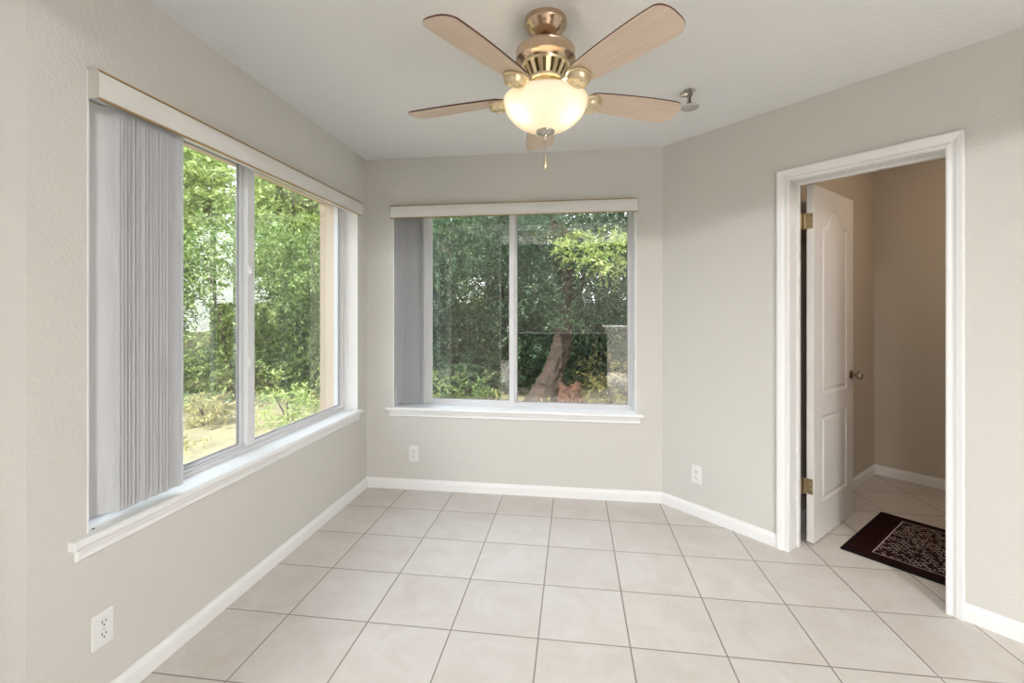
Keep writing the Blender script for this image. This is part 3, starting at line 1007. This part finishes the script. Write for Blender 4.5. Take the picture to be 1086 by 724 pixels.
M['bulb'] = emit_material('bulb_glow', (1.0, 0.85, 0.62), 4.0)
for dx, dy in ((-0.070, -0.03), (0.070, -0.012)):
    bm = lathe(bmesh.new(), [(0.004, 0.030), (0.014, 0.022), (0.024, 0.004), (0.027, -0.012), (0.022, -0.028), (0.010, -0.037), (0.002, -0.039)], 20)
    b_ = fput('bulb', bm, M['bulb'], smooth=True)
    b_.location = (dx, dy, 2.115 - H)
    b_.rotation_euler = (0, math.radians(50) * (1 if dx > 0 else -1), 0)
    lamp('bulb_light', 'POINT', (dx * 1.05, dy - 0.02, 2.085 - H), FAN_BULB, (1.0, 0.90, 0.76), parent=fan, shadow_soft_size=0.02)

# ------------------------------------------------------------------ added fill lamp, out of view, to brighten the closet
cl = tag(empty('closet_light', W(1.85, 0.9, H)), 'small round white ceiling light inside the closet', 'light')
link('base', lathe(bmesh.new(), [(0.06, 0), (0.062, -0.012), (0.05, -0.02)], 28), M['trim'], cl, smooth=True)
link('globe', lathe(bmesh.new(), [(0.045, -0.018), (0.060, -0.035), (0.062, -0.055), (0.045, -0.080), (0.02, -0.092), (0.003, -0.094)], 28), emit_material('closet_globe', (1.0, 0.78, 0.52), 1.0), cl, smooth=True)
lamp('closet_bulb', 'POINT', (0, 0, -0.16), CLOSET_FILL, (1.0, 0.80, 0.60), parent=cl, shadow_soft_size=0.05)

# ------------------------------------------------------------------ small chrome fitting on the ceiling
det = tag(empty('ceiling_sprinkler', (0.584, 2.434, H)), 'small chrome fitting with round lower disc on the ceiling right of the fan', 'sprinkler')
def cput(nm, bm, m, **k): return link(nm, bm, m, det, **k)
cput('mounting_plate', lathe(bmesh.new(), [(0.030, 0), (0.031, -0.004), (0.020, -0.008), (0.012, -0.010)], 28), M['chrome'], smooth=True)
bm = lathe(bmesh.new(), [(0.012, -0.008), (0.017, -0.012), (0.017, -0.026), (0.010, -0.034), (0.007, -0.050), (0.011, -0.058), (0.013, -0.070), (0.006, -0.076)], 20)
cput('stem', bm, M['knob'], smooth=True)
bm = bmesh.new()
lathe(bm, [(0.009, 0.006), (0.013, -0.008), (0.014, -0.030), (0.010, -0.046), (0.004, -0.047)], 20, axis='X', center=(0, 0, -0.019))
cput('side_nozzle', bm, M['nickel'], smooth=True)
bm = lathe(bmesh.new(), [(0.006, -0.074), (0.030, -0.079), (0.046, -0.083), (0.049, -0.086), (0.044, -0.089), (0.024, -0.088), (0.003, -0.088)], 32)
cput('lower_disc', bm, M['chrome'], smooth=True)
bm = bmesh.new()
for sx in (-1, 1):
    tube(bm, [(0, sx * 0.014, -0.030), (0, sx * 0.021, -0.048), (0, sx * 0.012, -0.074)], 0.003, 8)
cput('frame_arm', bm, M['dark'])

# ------------------------------------------------------------------ added fill panels in the big room, unseen, to brighten the nook
for i, (x, y) in enumerate(((-1.2, -3.1), (1.6, -3.1))):
    r = empty('ceiling_light', (x, y, GZ))
    tag(r, ['square white ceiling light panel over the far left of the big room', 'square white ceiling light panel over the counter of the big room'][i], 'light')
    bm = boxes(((-0.33, -0.33, -0.05), (-0.30, 0.33, 0)), ((0.30, -0.33, -0.05), (0.33, 0.33, 0)), ((-0.30, -0.33, -0.05), (0.30, -0.30, 0)), ((-0.30, 0.30, -0.05), (0.30, 0.33, 0)), ((-0.30, -0.30, -0.012), (0.30, 0.30, 0)))
    link('frame', bm, M['trim'], r)
    lamp('panel_lamp', 'AREA', (0, 0, -0.052), ROOM_FILL * (0.85, 1.7)[i], (1.0, 0.995, 0.98), parent=r, shape='SQUARE', size=0.58)

# ------------------------------------------------------------------ outdoors
bm = bmesh.new()
rnd = random.Random(3)
n = 50
gr = [[bm.verts.new((-22 + 44 * i / n, -10 + 40 * j / n, -0.16 + rnd.uniform(-0.02, 0.03))) for j in range(n + 1)] for i in range(n + 1)]
for i in range(n):
    for j in range(n): bm.faces.new((gr[i][j], gr[i + 1][j], gr[i + 1][j + 1], gr[i][j + 1]))
struct(link('ground', bm, M['dirt'], smooth=True))

def fence(a, b, label, h=1.7):
    a, b = Vector(a), Vector(b)
    d = b - a
    L_ = d.length
    root = tag(empty('wooden_fence', (a.x, a.y, -0.16), math.atan2(d.y, d.x)), label, 'fence')
    bm = bmesh.new()
    x = 0
    r_ = random.Random(5)
    while x < L_:
        box(bm, (x, -0.01 + r_.uniform(0, .004), 0.0), (x + 0.135, 0.012, h + r_.uniform(-0.02, 0.02)))
        x += 0.142
    link('boards', bm, M['fence'], root)
    bm = boxes(((0, 0.012, 0.35), (L_, 0.05, 0.44)), ((0, 0.012, 1.3), (L_, 0.05, 1.39)))
    link('rails', bm, M['fence'], root)
fence((-9.5, -1), (-9.5, 12.5), 'brown board fence behind the shrubs outside the left window')
fence((-9.5, 12.5), (7.5, 12.5), 'brown board fence behind the trees outside the back window')

def leaves(name, parent, m, seed, blobs, n, size, aspect=0.34, droop=0.3, clump=0.55, loc=(0, 0, 0)):
    """n small folded leaves scattered on and in the blobs (cx, cy, cz, rx, ry, rz), gathered in sprays"""
    r_ = random.Random(seed)
    vol = [b[3] * b[4] * b[5] for b in blobs]
    tot = sum(vol)
    verts, faces = [], []
    per = 14
    for b, v in zip(blobs, vol):
        cnt = int(n * v / tot)
        for _ in range(max(1, cnt // per)):
            while True:
                x, y, z = r_.uniform(-1, 1), r_.uniform(-1, 1), r_.uniform(-1, 1)
                q = x * x + y * y + z * z
                if q < 1 and q > r_.random() * 0.5: break
            c = Vector((b[0] + x * b[3], b[1] + y * b[4], b[2] + z * b[5]))
            out = Vector((x, y, z + 0.2)).normalized()
            tw = (out + Vector((r_.gauss(0, .5), r_.gauss(0, .5), r_.gauss(0, .5)))).normalized()
            ln = size * 5.5 * r_.uniform(0.6, 1.3) * clump
            for k in range(per):
                t = (k + r_.random()) / per
                base = c + tw * ln * t + Vector((0, 0, -droop * ln * t * t))
                d = (tw * 0.6 + Vector((r_.gauss(0, .6), r_.gauss(0, .6), r_.gauss(0, .5) - 0.1))).normalized()
                s = d.cross(Vector((r_.gauss(0, 1), r_.gauss(0, 1), r_.gauss(0, 1) + 0.6)))
                if s.length < 1e-3: continue
                s.normalize()
                L_ = size * r_.uniform(0.65, 1.25)
                wd = L_ * aspect * 0.5
                up = d.cross(s)
                i0 = len(verts)
                verts += [base, base + d * L_ * 0.45 + s * wd + up * wd * 0.35, base + d * L_, base + d * L_ * 0.45 - s * wd + up * wd * 0.35]
                faces += [(i0, i0 + 1, i0 + 2), (i0, i0 + 2, i0 + 3)]
    me = bpy.data.meshes.new(name)
    me.from_pydata([tuple(v) for v in verts], [], faces)
    me.materials.append(m)
    o = bpy.data.objects.new(name, me)
    C.objects.link(o)
    o.parent = parent
    o.location = loc
    return o
def trunk(parent, pts, rads, m=M['bark'], name='trunk', branches=()):
    bm = bmesh.new()
    r_ = random.Random(len(pts) * 7 + int(rads[0] * 100))
    P_ = [Vector(p) for p in pts]
    fp, fr = [], []
    for i in range(len(P_) - 1):
        for k in range(10):
            t = k / 10
            fp.append(P_[i].lerp(P_[i + 1], t)); fr.append((rads[i] * (1 - t) + rads[i + 1] * t) * r_.uniform(0.95, 1.05))
    tube(bm, fp + [P_[-1]], fr + [rads[-1]], 26)
    for q, v in enumerate(bm.verts):          # bark ridges
        k = q % 26
        v.co.x += (0.05 * math.sin(k * 2.4) + 0.04 * math.sin(k * 4.1 + q // 26 * 0.7)) * rads[0] * (1 if k < 13 else -1)
    for br, rr in branches: tube(bm, br, rr, 8)
    for v in bm.verts:
        v.co += Vector((r_.uniform(-1, 1), r_.uniform(-1, 1), 0)) * rads[0] * 0.05
    return link(name, bm, m, parent, smooth=True)
GZ0 = -0.15
def shrub(x, y, w, d, h, leaf, label, seed, n, size, cat='shrub', name='shrub', stems=3, bare=0.0, group=None, **k):
    root = tag(empty(name, (x, y, GZ0)), label, cat, group)
    r_ = random.Random(seed)
    blobs = []
    nb = 7
    for i in range(nb):
        a = r_.uniform(0, 2 * PI)
        q = r_.uniform(0, 0.55)
        zz = bare + (h - bare) * (0.14 + 0.66 * (i + r_.random()) / nb)
        f = r_.uniform(0.42, 0.62)
        blobs.append((w / 2 * q * math.cos(a), d / 2 * q * math.sin(a), zz, w / 2 * f * 1.25, d / 2 * f * 1.25, (h - bare) * f * 0.42))
    if bare == 0.0 and h > 2: blobs.append((0, 0, h * 0.11, w * 0.52, d * 0.52, h * 0.13))
    leaves('foliage', root, M[leaf], seed, blobs, n, size, **k)
    bm = bmesh.new()
    for i in range(stems):
        a = 2 * PI * i / stems + r_.random()
        e = Vector((w * 0.28 * math.cos(a), d * 0.28 * math.sin(a), h * 0.75))
        m_ = Vector((e.x * 0.35, e.y * 0.35, h * 0.35))
        tube(bm, [(0.03 * math.cos(a), 0.03 * math.sin(a), -0.02), m_, e], [0.035 * h / 3 + 0.008, 0.022 * h / 3 + 0.006, 0.006], 7)
    link('stem', bm, M['bark'], root, smooth=True)
    return root
# outside the left window
shrub(-5.6, 6.9, 2.4, 2.6, 3.5, 'leaf_mid', 'tall green shrub outside the left half of the left window', 11, 40500, 0.068)
shrub(-4.3, 7.9, 2.3, 2.2, 3.5, 'leaf_mid', 'tall green shrub seen through the right pane of the left window', 12, 40500, 0.064)
shrub(-7.4, 5.9, 2.4, 2.8, 3.7, 'leaf_mid', 'tall shrub at the far left edge outside the left window', 13, 32400, 0.072)
shrub(-6.6, 10.0, 4.4, 3.2, 6.6, 'leaf_light', 'yellow-green tree rising above the shrubs outside the left window', 14, 90000, 0.12, cat='tree', name='tree', bare=1.0)
shrub(-9.4, 9.0, 3.6, 3.6, 6.0, 'leaf_light', 'bright green tree behind the shrub at the far left', 15, 52000, 0.13, cat='tree', name='tree', bare=1.2)
shrub(-3.6, 10.2, 3.6, 2.8, 6.4, 'leaf_mid', 'green tree behind the shrubs between the two windows', 16, 64000, 0.10, cat='tree', name='tree', bare=0.3)
shrub(-8.7, 5.0, 1.0, 3.0, 3.6, 'leaf_mid', 'hedge plant against the fence at the far left', 17, 24000, 0.09)
shrub(-8.6, 8.2, 1.0, 3.2, 3.8, 'leaf_mid', 'hedge plant against the side fence below the bright tree', 18, 26000, 0.09)
shrub(-6.2, 8.6, 2.4, 1.6, 3.4, 'leaf_mid', 'green shrub in the second row outside the left window', 19, 26000, 0.085)
# outside the back window
shrub(-2.5, 7.2, 2.0, 1.8, 3.4, 'leaf_dark', 'dark leafy shrub outside the left edge of the back window', 21, 32400, 0.060)
shrub(-1.2, 8.6, 2.2, 2.0, 3.6, 'leaf_dark', 'dark leafy shrub behind the left pane of the back window', 22, 35100, 0.060)
shrub(1.7, 8.3, 2.2, 2.0, 3.6, 'leaf_dark', 'dark leafy shrub outside the right edge of the back window', 23, 35100, 0.064)
shrub(0.4, 10.2, 3.8, 2.4, 5.4, 'leaf_dark', 'dark green tree behind the leaning trunk', 24, 59400, 0.076, cat='tree', name='tree')
shrub(-1.9, 11.4, 3.6, 2.0, 6.6, 'leaf_mid', 'green tree behind the dark shrubs of the back window', 25, 45900, 0.096, cat='tree', name='tree', bare=0.3)
shrub(3.0, 10.6, 3.4, 3.0, 6.4, 'leaf_mid', 'green tree beyond the right side of the back window', 26, 45900, 0.096, cat='tree', name='tree', bare=0.3)
shrub(6.0, 8.2, 4.2, 4.2, 6.0, 'leaf_mid', 'broad green tree far out to the right of the house', 27, 66000, 0.13, cat='tree', name='tree', bare=0.2)  # added unseen tree, covers bright sky in the glass reflection
shrub(9.5, 12.0, 4.4, 4.4, 7.0, 'leaf_mid', 'tall green tree farthest out to the right beyond the fence', 28, 26000, 0.13, cat='tree', name='tree', bare=0.2)  # second added tree, out of view, closing the mirrored sky gap
shrub(-0.9, 12.0, 3.0, 0.8, 3.4, 'leaf_dark', 'dark hedge plant against the back fence left of the trunk', 29, 22000, 0.09)
shrub(1.9, 12.0, 3.0, 0.8, 3.4, 'leaf_dark', 'dark hedge plant against the back fence right of the trunk', 30, 22000, 0.09)
# the big tree with the leaning trunk
tr = tag(empty('leaning_tree', (-0.32, 7.05, GZ0)), 'big tree with a leaning rough brown trunk in the back window', 'tree')
trunk(tr, [(-0.22, -0.05, -0.1), (-0.12, 0, 0.2), (0.04, 0.05, 0.6), (0.17, 0.1, 1.1), (0.22, 0.2, 2.2), (0.0, 0.3, 3.2)], [0.30, 0.20, 0.15, 0.13, 0.11, 0.08],
      branches=[([(0.20, 0.15, 1.6), (0.7, 0.1, 2.2), (1.4, -0.1, 2.8)], [0.07, 0.05, 0.03]), ([(0.22, 0.2, 2.1), (-0.5, 0.1, 2.7), (-1.3, -0.1, 3.2)], [0.07, 0.05, 0.03])])
leaves('foliage', tr, M['leaf_dark'], 31, [(0.1, 0.1, 3.1, 1.9, 1.4, 0.9), (1.2, -0.3, 2.4, 1.0, 0.8, 0.7), (-1.4, -0.2, 2.7, 1.1, 1.0, 0.7), (1.1, -0.9, 3.1, 0.9, 0.8, 0.5),
      (0.35, -0.25, 2.0, 0.65, 0.35, 0.75), (0.75, 0.0, 1.35, 0.45, 0.4, 0.45), (-0.45, 0.1, 1.5, 0.5, 0.4, 0.7), (0.2, -0.45, 1.75, 0.6, 0.3, 0.5)], 58000, 0.066)
sp = leaves('hanging_spray', tr, M['leaf_light'], 33, [(0.95, -1.3, 2.15, 0.5, 0.35, 0.26), (0.55, -1.2, 2.25, 0.5, 0.4, 0.16)], 3200, 0.055)
sp['label'] = 'pale sunlit hanging leaves'
st = tag(empty('tree_stump', (-0.06, 6.62, GZ0)), 'reddish broken stump beside the foot of the leaning trunk', 'stump')
bm = bmesh.new()
rs = random.Random(9)
lathe(bm, [(0.27, -0.05), (0.22, 0.05), (0.18, 0.13), (0.165, 0.22), (0.15, 0.31), (0.14, 0.40), (0.09, 0.34), (0.05, 0.30), (0.01, 0.31)], 30)
for v in bm.verts:
    a = math.atan2(v.co.y, v.co.x)
    k = 1 + 0.10 * math.sin(a * 5) + 0.10 * math.sin(a * 11 + v.co.z * 9) + rs.uniform(-0.07, 0.07)
    v.co.x *= k; v.co.y *= k; v.co.z += rs.uniform(-0.02, 0.03) + (0.05 * math.sin(a * 2 + 1) if v.co.z > 0.35 else 0)
bmesh.ops.subdivide_edges(bm, edges=bm.edges[:], cuts=1)
for v in bm.verts: v.co += Vector((rs.uniform(-1, 1), rs.uniform(-1, 1), rs.uniform(-1, 1))) * 0.014
link('wood', bm, M['stump'], st, smooth=False)
# low plants by the windows
low = [(-2.05, 5.4, 'leaf_light', 0.75, 'small pale-leaved plant below the left pane of the back window'),
       (-1.15, 5.6, 'leaf_mid', 0.55, 'low green plant below the middle of the back window'),
       (0.95, 6.0, 'leaf_dry', 0.6, 'yellowish low plant below the right end of the back window'),
       (0.55, 7.3, 'leaf_dry', 0.85, 'yellow-green plant right of the leaning trunk'),
       (-3.55, 5.3, 'leaf_light', 0.6, 'low bright plant by the foot of the left window shrubs'),
       (-4.7, 5.3, 'leaf_dry', 0.32, 'yellowish low plant on the bare ground outside the left window'),
       (-2.75, 5.6, 'leaf_mid', 0.8, 'leafy young plant outside the right end of the left window')]
for i, (x, y, lf, h, lb) in enumerate(low):
    shrub(x, y, h * 1.1, h * 1.1, h, lf, lb, 50 + i, 1100, 0.075, cat='plant', name='garden_plant', aspect=0.26)
# scattered dead leaves and weeds on the ground
rl = leaves('leaf_litter', None, M['leaf_dry'], 71, [(-3.6, 5.4, 0.0, 2.6, 2.6, 0.05), (0.0, 6.4, 0.0, 2.6, 1.8, 0.05)], 5200, 0.06, loc=(0, 0, GZ0 + 0.03))
tag(rl, 'dry leaves and weeds strewn over the bare ground outside', 'leaf litter', kind='stuff')
